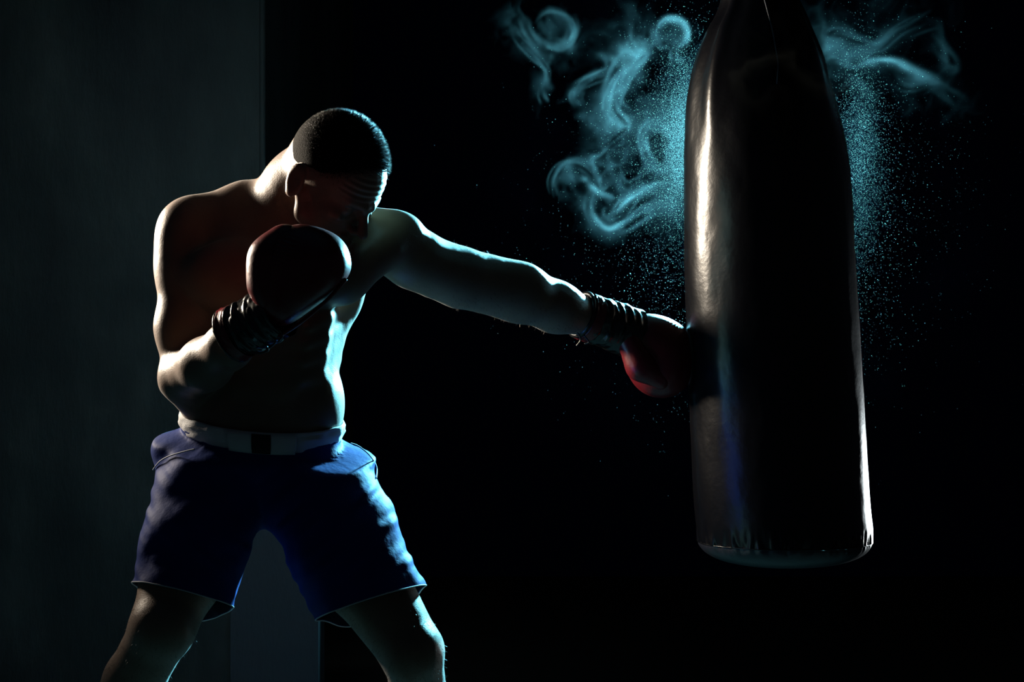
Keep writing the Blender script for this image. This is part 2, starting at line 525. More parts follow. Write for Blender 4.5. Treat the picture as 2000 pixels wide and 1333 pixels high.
# head frame: turned towards the bag, bowed, slightly tilted
ha, hb, hroll = math.radians(25), math.radians(42), math.radians(9)
fh = np.array([math.cos(ha), -math.sin(ha), 0]); zz = np.array([0, 0, 1.0])
Fv = math.cos(hb) * fh - math.sin(hb) * zz
Uv = math.sin(hb) * fh + math.cos(hb) * zz
Rv = np.cross(Fv, Uv)
Uv, Rv = math.cos(hroll) * Uv + math.sin(hroll) * Rv, math.cos(hroll) * Rv - math.sin(hroll) * Uv
HC = P(664, 318, -0.10)
HR = np.stack([Fv, Rv, Uv])                 # rows = local axes
def H(f, r, u): return HC + f * Fv + r * Rv + u * Uv

S = Shape()
# pelvis, belly, ribcage
S.pe(512, 920, .03, 146, 105, 88, .03)
S.pe(512, 835, .02, 148, 100, 95, .04)
S.pe(514, 765, .02, 146, 98, 110, .05)
S.pe(520, 640, .02, 140, 108, 150, .05)
S.pe(535, 520, .03, 150, 105, 105, .05)
S.pts([(425, 455, .03, 56), (560, 450, .03, 70), (690, 470, .02, 60)], .04)
S.pts([(570, 405, .03, 52), (480, 408, .04, 46), (395, 425, .03, 38)], .04)          # trapezius, right
S.pts([(590, 405, .03, 50), (700, 455, .02, 48)], .04)
S.pe(452, 545, -.065, 92, 42, 72, .03, 12)                                              # right pectoral
S.pts([(590, 560, -.055, 46), (665, 540, -.055, 52), (740, 487, -.02, 46)], .025)       # left pectoral into the arm
S.pts([(700, 500, .07, 45), (668, 590, .06, 32), (628, 690, .05, 32)], .03)             # left latissimus
S.pts([(400, 520, .07, 50), (410, 690, .05, 42)], .04)
S.pe(636, 785, .015, 30, 70, 52, .03)                                                   # obliques
S.pe(398, 785, .015, 32, 70, 52, .03)
for yy in (668, 712, 757):                                                              # abdominal bumps
    for xx in (492, 546):
        S.pe(xx, yy, -.070, 28, 14, 22, .02)
for t in range(4):                                                                      # ribs along the flank
    S.pts([(668 - t * 6, 600 + t * 34, .03, 5), (636 - t * 6, 625 + t * 36, -.045, 4), (606 - t * 5, 640 + t * 34, -.072, 3)], .03)
S.pts([(560, 432, -.050, 9), (640, 428, -.050, 7), (720, 438, -.035, 6)], .03)           # collar bones
# neck
S.pts([(556, 425, .03, 64), (585, 365, -.01, 64), (618, 326, -.06, 64)], .04)
S.pts([(600, 440, -.055, 16), (585, 380, -.075, 18)], .02)                               # neck strap muscle
# head
S.ell(H(-.004, 0, 0), (.099, .077, .093), .02, HR)
S.ell(H(.052, 0, -.008), (.045, .060, .052), .02, HR)
S.ell(H(.046, 0, -.062), (.052, .059, .066), .02, HR)
S.ell(H(.040, 0, -.098), (.050, .046, .042), .02, HR)
for sg in (-1, 1):
    S.rc(H(-.004, sg * .054, -.072), .016, H(.020, sg * .050, -.105), .015, .015)
    S.rc(H(.020, sg * .050, -.105), .015, H(.078, sg * .016, -.128), .015, .018)
    S.ell(H(.070, sg * .047, -.060), (.022, .016, .014), .015, HR)
S.ell(H(.087, 0, -.127), (.018, .024, .017), .015, HR)
S.rc(H(.084, -.042, -.022), .010, H(.099, -.010, -.027), .012, .010)
S.rc(H(.084, .042, -.022), .010, H(.099, .010, -.027), .012, .010)
for sg in (-1, 1):
    S.ell(H(.103, sg * .034, -.044), (.021, .020, .014), .008, HR, True)
    S.ell(H(.080, sg * .033, -.043), (.013, .015, .013), .004, HR)
S.rc(H(.094, 0, -.030), .0085, H(.124, 0, -.074), .0105, .007)
S.ell(H(.107, .012, -.078), (.012, .008, .008), .006, HR)
S.ell(H(.107, -.012, -.078), (.012, .008, .008), .006, HR)
S.ell(H(.097, 0, -.098), (.010, .024, .006), .006, HR)
S.ell(H(.095, 0, -.108), (.010, .021, .0065), .006, HR)
ce, se = math.cos(.25), math.sin(.25)
ER = np.stack([ce * Fv + se * Uv, Rv, ce * Uv - se * Fv])
for sg in (-1, 1):
    ec = H(-.018, sg * .079, -.052)
    S.ell(ec, (.021, .0085, .034), .006, ER)
    S.ell(ec + sg * .009 * Rv + .002 * Fv, (.012, .006, .022), .004, ER, True)
    S.ell(ec - .026 * Uv + .004 * Fv, (.010, .007, .010), .005, ER)
# left arm reaching for the bag (depth grows along it)
S.pts([(756, 468, .02, 57), (800, 499, .06, 52), (850, 524, .105, 52)], .03)             # deltoid to upper arm
S.pe(766, 466, .03, 62, 55, 48, .02, -28)
S.pts([(815, 512, .07, 46), (900, 543, .15, 53), (965, 559, .20, 50)], .035)
S.pts([(955, 556, .195, 50), (1015, 572, .235, 53), (1085, 600, .29, 45), (1148, 622, .34, 36)], .035)
S.pts([(1148, 622, .34, 30), (1225, 650, .38, 30)], .02)
S.pe(1262, 678, .41, 40, 40, 40, .02, -25)                                              # fist inside the glove
# right arm folded in guard
S.pe(356, 462, .01, 48, 58, 60, .025, 8)
S.pts([(370, 442, .02, 50), (362, 530, .0, 50), (360, 640, -.015, 50), (362, 742, -.03, 43)], .04)
S.pts([(358, 742, -.03, 44), (374, 772, -.035, 29)], .025)                                # elbow
S.pts([(362, 735, -.05, 48), (402, 712, -.13, 50), (448, 676, -.20, 44), (490, 640, -.25, 36)], .02)
S.pe(565, 565, -.285, 48, 42, 48, .02)
# legs
S.pts([(432, 960, .02, 96), (360, 1110, -.07, 80), (318, 1225, -.13, 63)], .03)
S.pe(318, 1225, -.155, 50, 45, 50, .02)
S.pts([(318, 1225, -.13, 60), (262, 1330, -.07, 57), (215, 1420, -.02, 50), (150, 1580, .06, 32)], .02)
S.pe(268, 1330, -.02, 52, 52, 85, .03, 28)
S.pts([(598, 960, .02, 96), (700, 1110, -.06, 84), (802, 1270, -.12, 62)], .03)
S.pe(804, 1275, -.145, 44, 38, 48, .02)
S.pts([(806, 1275, -.12, 58), (820, 1370, -.04, 54), (830, 1460, .02, 48), (838, 1600, .14, 32)], .02)
S.pe(822, 1390, .02, 50, 52, 85, .03)
for fx, fy, sd in ((P(150, 1580, .06)[0], .06, -1), (P(838, 1600, .14)[0], .14, 1)):    # feet
    az = P(150, 1580, .06)[2] if sd < 0 else P(838, 1600, .14)[2]
    S.rc((fx, fy, az), .034, (fx, fy + .01, .045), .042, .02)
    S.rc((fx, fy + .02, .038), .038, (fx + sd * .05, fy - .13, .034), .034, .02)
    S.rc((fx + sd * .05, fy - .13, .034), .034, (fx + sd * .07, fy - .18, .022), .022, .02)
bodyV, bodyQ = S.mesh(0.0034)
bodyV = relax(bodyV, bodyQ, 2, 0.4)
# furrowed forehead
hl = (bodyV - HC) @ HR.T
hn = vnormals(bodyV, bodyQ)
fm = np.clip((hl[:, 0] - .055) / .02, 0, 1) * np.clip((hl[:, 2] + .018) / .008, 0, 1) * np.clip((.040 - hl[:, 2]) / .010, 0, 1) * (np.abs(hl[:, 1]) < .065)
bodyV = bodyV + hn * (fm * .0014 * np.sin(hl[:, 2] * 2 * math.pi / .0115 + 1.2 * np.sin(hl[:, 1] * 40)))[:, None]
link('body', mesh_np('body', bodyV - O, bodyQ), M['skin'], person)
bodyN = vnormals(bodyV, bodyQ)

# hair: a close cropped cap with short standing strands
def head_surface(dirs):
    """points where rays from the skull centre leave the skull"""
    lo = np.full(len(dirs), .03); hi = np.full(len(dirs), .16)
    HS = Shape(); HS.pr = [p for p in S.pr if p[0] == 'el' and np.linalg.norm(p[1] - HC) < .06 and not p[6]][:3]
    for _ in range(18):
        mid = (lo + hi) / 2
        v = HS.eval(HC + dirs * mid[:, None])
        lo = np.where(v < 0, mid, lo); hi = np.where(v < 0, hi, mid)
    return (lo + hi) / 2
def hair_mask(f, r, u):
    line = np.where(f > 0.0, -.18 + 1.0 * np.clip(f, 0, 1) ** 2.0, -.55)
    line = np.where(f < 0.0, -.18 + 0.50 * f, line)
    return u - line
rng = np.random.default_rng(4)
nd = 60000
d = rng.normal(size=(nd, 3)); d /= np.linalg.norm(d, axis=1)[:, None]
m = hair_mask(d[:, 0], d[:, 1], d[:, 2]) + rng.normal(size=nd) * .09 > 0
d = d[m][:26000]
W = d @ HR
r0 = head_surface(W)
base = HC + W * (r0 - .001)[:, None]
ln = (.0040 + .0045 * rng.random(len(d))) * np.clip(.35 + 1.2 * (d[:, 2] + .1) + .5 * d[:, 0], .25, 1.5)
lean = W + .35 * rng.normal(size=W.shape) + .35 * Fv
lean /= np.linalg.norm(lean, axis=1)[:, None]
side = np.cross(lean, rng.normal(size=W.shape)); side /= np.linalg.norm(side, axis=1)[:, None]
side2 = np.cross(lean, side)
w = .00055
tri = np.stack([base + side * w, base - .5 * side * w + .87 * side2 * w, base - .5 * side * w - .87 * side2 * w, base + lean * (ln + .001)[:, None]], 1)
hv = tri.reshape(-1, 3); k = np.arange(len(d)) * 4
hf = np.concatenate([np.stack([k, k + 1, k + 3], 1), np.stack([k + 1, k + 2, k + 3], 1), np.stack([k + 2, k, k + 3], 1)])
# scalp cap under the strands
nu_, nv_ = 90, 60
cap_v, cap_f, ok = [], [], []
cd = []
for i in range(nu_):
    for j in range(nv_):
        a = 2 * math.pi * i / nu_; b = math.pi * .72 * (j + .02) / nv_
        cd.append((math.sin(b) * math.cos(a), math.sin(b) * math.sin(a), math.cos(b)))
cd = np.array(cd); hm = hair_mask(cd[:, 0], cd[:, 1], cd[:, 2])
cw = cd @ HR
cr = head_surface(cw) + np.clip((hm - .03) * .02 - .0005, -.001, .0016)
cv = HC + cw * cr[:, None]
cf = []
for i in range(nu_):
    for j in range(nv_ - 1):
        q = (i * nv_ + j, i * nv_ + j + 1, ((i + 1) % nu_) * nv_ + j + 1, ((i + 1) % nu_) * nv_ + j)
        if min(hm[list(q)]) > .03: cf.append(q)
cf = np.array(cf)
cf3 = np.concatenate([cf[:, [0, 1, 2]], cf[:, [0, 2, 3]]])
hair = link('hair', mesh_np('hair', np.concatenate([hv, cv]) - O, np.concatenate([hf, cf3 + len(hv)])), M['hair'], person)
hair.data.materials.append(M['scalp'])
if len(hair.data.polygons) == len(hf) + len(cf3):
    hair.data.polygons.foreach_set('material_index', np.concatenate([np.zeros(len(hf), np.int32), np.ones(len(cf3), np.int32)]))

# fine body hair on forearm, shin and thigh
sel = np.flatnonzero((((bodyV[:, 0] > -.12) & (bodyV[:, 0] < .15) & (bodyV[:, 2] > 1.05)) | ((bodyV[:, 2] < .56) & (bodyV[:, 2] > .30))))
pick = rng.choice(sel, 5200, replace=False)
bp, bn = bodyV[pick], bodyN[pick]
dirn = bn * .75 + np.array([0, 0, -.45]) + .35 * rng.normal(size=bn.shape); dirn /= np.linalg.norm(dirn, axis=1)[:, None]
sd = np.cross(dirn, rng.normal(size=bn.shape)); sd /= np.linalg.norm(sd, axis=1)[:, None]
L = (.004 + .005 * rng.random(len(pick)))[:, None]
bv = np.stack([bp + sd * .00022, bp - sd * .00022, bp + dirn * L], 1).reshape(-1, 3)
k = np.arange(len(pick)) * 3
bh = link('body_hair', mesh_np('body_hair', bv - O, np.stack([k, k + 1, k + 2], 1)), M['hair'], person)
bh['kind'] = 'stuff'

# ------------------------------------------------------------------ shorts
T = Shape()
T.pe(512, 905, .03, 166, 122, 95, .04)
T.pe(510, 830, .03, 155, 112, 80, .04)
T.pts([(430, 920, .02, 120), (384, 1055, -.045, 105), (338, 1240, -.115, 104)], .02)
T.pts([(600, 920, .02, 116), (670, 1055, -.04, 110), (754, 1250, -.115, 111)], .02)
T.pe(345, 885, .03, 48, 70, 46, .012, 10)                                                # pocket bulges
T.pe(690, 905, .02, 45, 70, 40, .010, -28)
sv, sq = T.mesh(0.005)
sv = relax(sv, sq, 2, .5)
sn = vnormals(sv, sq)
q = sv.copy()
fold = .0045 * noise3(np.stack([q[:, 0] * 9 + q[:, 2] * 6, q[:, 1] * 8, q[:, 2] * 22 - q[:, 0] * 14], 1), 21)
fold += .0030 * noise3(np.stack([q[:, 0] * 14, q[:, 1] * 12, q[:, 2] * 52 - np.abs(q[:, 0] + .49) * 40], 1), 22)
fold += .0045 * noise3(np.stack([q[:, 0] * 26, q[:, 1] * 26, q[:, 2] * 4], 1), 23) * np.clip((.75 - q[:, 2]) * 6, 0, 1)
sv = sv + sn * fold[:, None]
WP0 = (P(350, 822, .03), P(662, 850, .03), P(512, 876, -.09))
BB = Shape(); BB.pr = [p for p in S.pr[:5]]
def wrap_radius(shape, ang, zs, cx, cy, off):
    lo = np.full(len(ang), .02); hi = np.full(len(ang), .30)
    D = np.stack([np.cos(ang), np.sin(ang), np.zeros_like(ang)], 1)
    for _ in range(20):
        mid = (lo + hi) / 2
        p = np.array([cx, cy, 0]) + D * mid[:, None]; p[:, 2] = zs
        v = shape.eval(p) - off
        lo = np.where(v < 0, mid, lo); hi = np.where(v < 0, hi, mid)
    r = (lo + hi) / 2
    p = np.array([cx, cy, 0]) + D * r[:, None]; p[:, 2] = zs
    return p
cxw, cyw = P(512, 0, .02)[0], .03
# the elastic draws the cloth in to the waist
_n = np.cross(WP0[1] - WP0[0], WP0[2] - WP0[0]); _n /= np.linalg.norm(_n); _n = _n if _n[2] > 0 else -_n
below = -((sv - WP0[0]) @ _n)
near = np.flatnonzero(below < .05)
ang = np.arctan2(sv[near, 1] - cyw, sv[near, 0] - cxw)
tgt = wrap_radius(BB, ang, sv[near, 2], cxw, cyw, .004)
tgt += (tgt - np.array([cxw, cyw, 0])) * np.array([1, 1, 0]) * (.02 * noise3(np.stack([np.cos(ang) * 14, np.sin(ang) * 14, sv[near, 2] * 8], 1), 61))[:, None]
wt = 1 - np.clip((below[near] - .004) / .034, 0, 1); wt = wt * wt * (3 - 2 * wt)
sv[near] = sv[near] * (1 - wt[:, None]) + tgt * wt[:, None]
LB = Shape(); LB.pr = [p for p in S.pr if min(LB.bounds(p)[0][2], 9) < .95 and not p[6] and LB.bounds(p)[0][0] < -.1]
for _ in range(3):                                            # cloth lies outside the skin
    sn = vnormals(sv, sq); dd = LB.eval(sv)
    sv = sv + sn * np.clip(.006 - dd, 0, .03)[:, None]
sv = relax(sv, sq, 1, .3)
me = mesh_np('shorts', sv, sq)
bm = bmesh.new(); bm.from_mesh(me)
def plane3(a, b, c, up):
    a, b, c = map(np.asarray, (a, b, c)); n = np.cross(b - a, c - a); n /= np.linalg.norm(n)
    return a, (n if np.dot(n, up) > 0 else -n)
def cut(bm, plane, side=None):
    co, no = plane
    if side is None: geom = list(bm.verts) + list(bm.edges) + list(bm.faces)
    else:
        fs = [f for f in bm.faces if side(f.calc_center_median())]
        es = {e for f in fs for e in f.edges}; vs = {v for f in fs for v in f.verts}
        geom = list(vs) + list(es) + fs
    bmesh.ops.bisect_plane(bm, geom=geom, plane_co=Vector(co), plane_no=Vector(no), clear_outer=False, clear_inner=False)
    co, no = Vector(co), Vector(no)
    kill = [f for f in bm.faces if (f.calc_center_median() - co).dot(no) > 0 and (side is None or side(f.calc_center_median()))]
    bmesh.ops.delete(bm, geom=kill, context='FACES')
WP = plane3(*WP0, (0, 0, 1))
cut(bm, WP)
midx = P(513, 1100, 0)[0]
def hem(left, pl, y0, amount):
    sidef = (lambda c: c.x < midx) if left else (lambda c: c.x >= midx)
    zs = {}
    for v in bm.verts:
        if sidef(v.co):
            t = max(0.0, min(1.0, (v.co.y - y0) / .09))
            v.co.z += amount * t * t * (3 - 2 * t)
    cut(bm, pl, sidef)
    for v in bm.verts:
        if sidef(v.co):
            t = max(0.0, min(1.0, (v.co.y - y0) / .09))
            v.co.z -= amount * t * t * (3 - 2 * t)
hem(True, plane3(P(262, 1143, -.065), P(447, 1188, -.065), P(345, 1153, -.165), (0, 0, -1)), -.06, .050)
hem(False, plane3(P(613, 1217, -.06), P(832, 1146, -.06), P(740, 1166, -.17), (0, 0, -1)), -.06, .034)
# boundary loops -> piping
bm.verts.ensure_lookup_table()
bedges = [e for e in bm.edges if e.is_boundary]
adj = {}
for e in bedges:
    a, b = e.verts
    adj.setdefault(a.index if a.index >= 0 else id(a), [])
bm.verts.index_update()
adj = {}
for e in bedges:
    a, b = e.verts[0].index, e.verts[1].index
    adj.setdefault(a, []).append(b); adj.setdefault(b, []).append(a)
bm.verts.ensure_lookup_table()
loops, seen = [], set()
for st in adj:
    if st in seen: continue
    lp = [st]; seen.add(st)
    while True:
        nx = [n for n in adj[lp[-1]] if n not in seen]
        if not nx: break
        lp.append(nx[0]); seen.add(nx[0])
    loops.append([np.array(bm.verts[i].co) for i in lp])
loops = [l for l in loops if len(l) > 60]
me2 = bpy.data.meshes.new('shorts'); bm.to_mesh(me2); bm.free()
co = np.empty(len(me2.vertices) * 3, dtype=np.float32); me2.vertices.foreach_get('co', co)
co = co.reshape(-1, 3) - O; me2.vertices.foreach_set('co', co.astype(np.float32).ravel()); me2.update()
shorts = link('shorts', me2, M['shorts'], person)
me2.materials.append(M['shorts_in'])
so = shorts.modifiers.new('thickness', 'SOLIDIFY'); so.thickness = .0025; so.offset = -1; so.material_offset = 1; so.material_offset_rim = 0
tag(shorts, 'loose royal blue satin boxing shorts with thin pale hem')
for l in loops:
    zm = np.mean([p[2] for p in l])
    if zm < .70:
        pts = np.array(l)
        for _ in range(6): pts = (np.roll(pts, 1, 0) + 2 * pts + np.roll(pts, -1, 0)) / 4
        pts = pts[::2]
        link('hem_piping', tube('hem_piping', list(pts - O), .0013, 6, True), M['piping'], shorts)

def on_shorts(px, py, lift=.002):
    """where the line of sight first meets the cloth"""
    Ys = np.linspace(-.30, .25, 400)
    pp = np.array([P(px, py, y) for y in Ys]); v = T.eval(pp)
    h_ = np.flatnonzero(v < lift)
    return pp[h_[0]] if len(h_) else pp[int(np.argmin(v))]
for cur in ([(299, 918), (312, 902), (332, 891), (362, 882), (380, 878)], [(735, 935), (735, 912), (722, 890), (700, 872), (684, 866)]):
    link('pocket_piping', tube('pocket_piping', [p - O for p in catmull([on_shorts(*c) for c in cur], 8)], .0014, 6), M['piping'], shorts)
# waistband: a strip that follows the shorts' top edge
def band_strip(a0, a1, n, t0, t1, nt_, off, wob=0.0, closed=False):
    """strip between fractions t0 (lower edge) and t1 (upper edge) of the waistband"""
    ang = np.linspace(a0, a1, n, endpoint=not closed)
    rows = []
    for t in np.linspace(t0, t1, nt_):
        # height of the waist plane where the band meets the body, raised along the band
        zs = np.full(n, .86)
        for _ in range(6):
            p = wrap_radius(BB, ang, zs, cxw, cyw, off)
            co, no = WP
            zp = co[2] - ((p[:, 0] - co[0]) * no[0] + (p[:, 1] - co[1]) * no[1]) / no[2]
            zs = zp - .010 + t * .040
        bulge = .004 * math.sin(math.pi * (t - t0) / max(t1 - t0, 1e-6)) if t1 > t0 else 0
        p = wrap_radius(BB, ang, zs, cxw, cyw, off + bulge)
        if wob: p = p + (p - np.array([cxw, cyw, 0])) * np.array([1, 1, 0]) * (wob * noise3(np.stack([np.cos(ang) * 9, np.sin(ang) * 9, np.full(n, t * 5)], 1), 31))[:, None]
        rows.append(p)
    V = np.concatenate(rows); Q = []
    m = n if closed else n - 1
    for i in range(nt_ - 1):
        for k in range(m):
            l = (k + 1) % n
            Q.append((i * n + k, i * n + l, (i + 1) * n + l, (i + 1) * n + k))
    return V, np.array(Q)
bandV, bandQ = band_strip(0, 2 * math.pi, 160, 0, 1, 10, .006, .02, True)
band = link('waistband', mesh_np('waistband', bandV - O, bandQ), M['band'], shorts)
md = band.modifiers.new('thickness', 'SOLIDIFY'); md.thickness = .003
band['label'] = 'white elastic waistband'
def ang_at(px): return -math.acos(max(-1, min(1, (P(px, 850, -.08)[0] - cxw) / .15)))
fv, fq = band_strip(ang_at(437), ang_at(588), 40, -.05, .98, 6, .0105)
fl = link('closure_flap', mesh_np('closure_flap', fv - O, fq), M['band'], shorts); fl.modifiers.new('thickness', 'SOLIDIFY').thickness = .002
pv, pq = band_strip(ang_at(492), ang_at(536), 16, -.02, .96, 6, .0125)
pt = link('patch', mesh_np('patch', pv - O, pq), M['patch'], shorts); pt.modifiers.new('thickness', 'SOLIDIFY').thickness = .0015
pt['label'] = 'black patch on the waistband front'

# ------------------------------------------------------------------ gloves
def cuff_loft(name, a, b, ra, rb, creases, amp, seed, seg=72, n=60, squash=1.0):
    a, b = np.asarray(a), np.asarray(b); ax = b - a; ax = ax / np.linalg.norm(ax)
    u = np.cross(ax, (0, 0, 1.0)); u /= np.linalg.norm(u); w = np.cross(ax, u)
    rings = []
    prof = [(0.0, .90), (0.0, 1.0)]
    for t in np.linspace(0, 1, n):
        th = np.arange(seg) * 2 * math.pi / seg
        r = ra + (rb - ra) * t
        pts = np.stack([np.cos(th) * 1.2, np.sin(th) * 1.2, np.full(seg, t * 3)], 1)
        wr = noise3(np.stack([np.cos(th) * 1.5, np.sin(th) * 1.5, np.full(seg, t * creases)], 1), seed)
        rr = r + amp * wr * math.sin(math.pi * min(1, max(0, t))) ** .5 + .0012 * noise3(pts * 5, seed + 1)
        if t < .04: rr = rr + .002
        rings.append(a + (b - a) * t + (np.cos(th) * rr)[:, None] * u + (np.sin(th) * rr * squash)[:, None] * w)
    inner = []
    for t in (0.0, .35):
        th = np.arange(seg) * 2 * math.pi / seg; rr = (ra + (rb - ra) * t) * .86
        inner.append(a + (b - a) * t + (np.cos(th) * rr)[:, None] * u + (np.sin(th) * rr * squash)[:, None] * w)
    return loft(name, inner[::-1] + rings)

def ring_on(a, b, t, r, rad, name, mat, parent, squash=1.0, n=48):
    a, b = np.asarray(a), np.asarray(b); ax = (b - a) / np.linalg.norm(b - a)
    u = np.cross(ax, (0, 0, 1.0)); u /= np.linalg.norm(u); w = np.cross(ax, u)
    c = a + (b - a) * t
    pts = [c - O + r * (math.cos(2 * math.pi * k / n) * u + squash * math.sin(2 * math.pi * k / n) * w) for k in range(n)]
    return link(name, tube(name, pts, rad, 8, True), mat, parent)

def wrinkle(V, N, centre, axis_along, width, length, freq, amp):
    """fine gathers around a crease line"""
    d = V - centre; al = d @ axis_along; rest = d - al[:, None] * axis_along
    m = np.exp(-(np.linalg.norm(rest, axis=1) / width) ** 2) * np.exp(-(al / length) ** 4)
    ph = al * freq + 2.0 * noise3(V * 60, 3)
    return V + N * (amp * m * np.sin(ph))[:, None]

# guard glove
G = Shape()
GY = -.28
G.pe(592, 528, GY, 92, 82, 88, .02, 40)
G.pe(560, 580, GY, 58, 62, 60, .03, 40)
G.pe(630, 515, GY, 42, 70, 52, .03, 30)
cutc = P(611, 602, GY) + np.array([.64, 0, -.77]) * .9
G.ell(cutc, (.9, .9, .9), .025, None, True)                 # flat lower edge of the fist
gv, gq = G.mesh(.003)
gv = relax(gv, gq, 2, .5)
gn = vnormals(gv, gq)
gv = wrinkle(gv, gn, P(540, 480, GY - .07), (P(545, 440, GY) - P(522, 520, GY)) / np.linalg.norm(P(545, 440, GY) - P(522, 520, GY)), .024, .045, 800, .0026)
glove1 = link('boxing_glove', mesh_np('boxing_glove', gv - O, gq), M['glove'], person)
glove1['label'] = 'dark red leather boxing glove guarding the chin'
TH = Shape()
TH.pts([(546, 606, GY - .010, 30), (530, 556, GY - .015, 37), (531, 505, GY - .016, 37), (558, 471, GY - .012, 33)], .04)
tv, tq = TH.mesh(.003); tv = relax(tv, tq, 3, .5)
link('thumb', mesh_np('thumb', tv - O, tq), M['glove'], glove1)
ca, cb = P(450, 657, -.225), P(546, 606, -.272)
V, Q = cuff_loft('cuff', ca, cb, .050, .052, 17, .0045, 41)
cuff1 = link('cuff', mesh_np('cuff', V - O, Q), M['glove_dark'], glove1); cuff1['label'] = 'creased black leather cuff'
ring_on(ca, cb, 0.03, .0505, .0032, 'cuff_binding', M['glove_dark'], glove1)
V, Q = cuff_loft('trim', ca + (cb - ca) * .06, ca + (cb - ca) * .22, .0515, .0520, 3, .0005, 43, n=10)
link('red_trim', mesh_np('red_trim', V - O, Q), M['glove'], glove1)
# seam along the lower edge of the fist
sp = catmull([P(545, 658, GY - .02), P(590, 628, GY - .03), P(640, 585, GY - .03), P(676, 545, GY - .02)], 8)
link('edge_seam', tube('edge_seam', [p - O for p in sp], .0035, 8), M['glove'], glove1)
# laces dangling on the inner side of the wrist
for k, (pa, pb_, pc) in enumerate((((540, 640), (552, 655), (543, 668)), ((528, 655), (538, 668), (524, 682)), ((512, 668), (524, 684), (505, 692)))):
    pts = catmull([P(*pa, -.31), P(*pb_, -.305), P(*pc, -.30)], 8)
    link('lace', tube('lace', [p - O for p in pts], .0018, 6), M['lace'], glove1)

# punching glove
G2 = Shape(); FY = .42
G2.pe(1288, 698, FY, 66, 72, 76, .02, 12)
G2.pe(1262, 668, FY, 50, 62, 54, .03, -25)
G2.pe(1306, 696, FY, 46, 62, 48, .03)
G2.pe(1300, 726, FY - .01, 44, 60, 44, .03)
gv, gq = G2.mesh(.003); gv = relax(gv, gq, 2, .5)
# the padding flattens against the bag
for yrow in range(560, 800, 4):
    z1, z0 = P(0, yrow, BY)[2], P(0, yrow + 4, BY)[2]
    rows = np.flatnonzero((gv[:, 2] <= z1) & (gv[:, 2] > z0))
    xl, xr = interp_prof(yrow); bc = P((xl + xr) / 2, yrow, BY); br = (xr - xl) / 2000 * bs * 1.006 + .002
    dv = gv[rows, :2] - bc[:2]; dl = np.linalg.norm(dv, axis=1)
    hit = dl < br
    gv[rows[hit], :2] = bc[:2] + dv[hit] / dl[hit, None] * br
gn = vnormals(gv, gq)
gv = wrinkle(gv, gn, P(1322, 650, FY - .04), np.array([.6, 0, -.8]), .02, .03, 1000, .001)
glove2 = link('boxing_glove', mesh_np('boxing_glove', gv - O, gq), M['glove'], person)
glove2['label'] = 'dark red leather boxing glove hitting the bag'
TH = Shape(); TH.pts([(1228, 668, FY - .06, 24), (1252, 715, FY - .065, 27), (1290, 738, FY - .055, 24)], .02)
tv, tq = TH.mesh(.003); tv = relax(tv, tq, 3, .5)
link('thumb', mesh_np('thumb', tv - O, tq), M['glove'], glove2)
ca, cb = P(1132, 614, .335), P(1236, 652, .40)
V, Q = cuff_loft('cuff', ca, cb, .048, .055, 14, .004, 51)
cuff2 = link('cuff', mesh_np('cuff', V - O, Q), M['glove_dark'], glove2); cuff2['label'] = 'creased black leather cuff'
ring_on(ca, cb, .03, .0485, .0035, 'cuff_binding', M['glove_dark'], glove2)
V, Q = cuff_loft('trim', ca + (cb - ca) * .08, ca + (cb - ca) * .24, .0505, .0520, 3, .0006, 53, n=10)
link('red_trim', mesh_np('red_trim', V - O, Q), M['glove'], glove2)
for pa, pb_, pc in (((1128, 650), (1134, 664), (1126, 676)), ((1140, 655), (1150, 668), (1142, 672))):
    link('lace', tube('lace', [p - O for p in catmull([P(*pa, .29), P(*pb_, .29), P(*pc, .295)], 8)], .0018, 6), M['lace'], glove2)

# ------------------------------------------------------------------ smoke: curling sheets of thin smoke, filled into one volume
SPX0, SPX1, SPY0, SPY1, SST = 940, 2000, -60, 480, 2.5
nx, nz = int((SPX1 - SPX0) / SST), int((SPY1 - SPY0) / SST)
gx, gy = np.meshgrid(SPX0 + SST * (np.arange(nx) + .5), SPY0 + SST * (np.arange(nz) + .5), indexing='ij')
def n2(sx, sy, seed, ox=0., oy=0.):
    return noise3(np.stack([(gx + ox).ravel() / sx, (gy + oy).ravel() / sy, np.full(gx.size, 7.3)], 1), seed).reshape(gx.shape)
def warp(x, y, amp, sc, seed):
    """divergence-free swirl"""
    def pot(a, b): return noise3(np.stack([a.ravel() / sc, b.ravel() / sc, np.full(a.size, 3.1)], 1), seed).reshape(a.shape)
    e = 2.0
    return x + amp * sc * (pot(x, y + e) - pot(x, y - e)) / (2 * e), y - amp * sc * (pot(x + e, y) - pot(x - e, y)) / (2 * e)
wx, wy = warp(gx, gy, 9, 90, 70)
for _i in range(3): wx, wy = warp(wx, wy, 3.5, 34, 71 + _i)
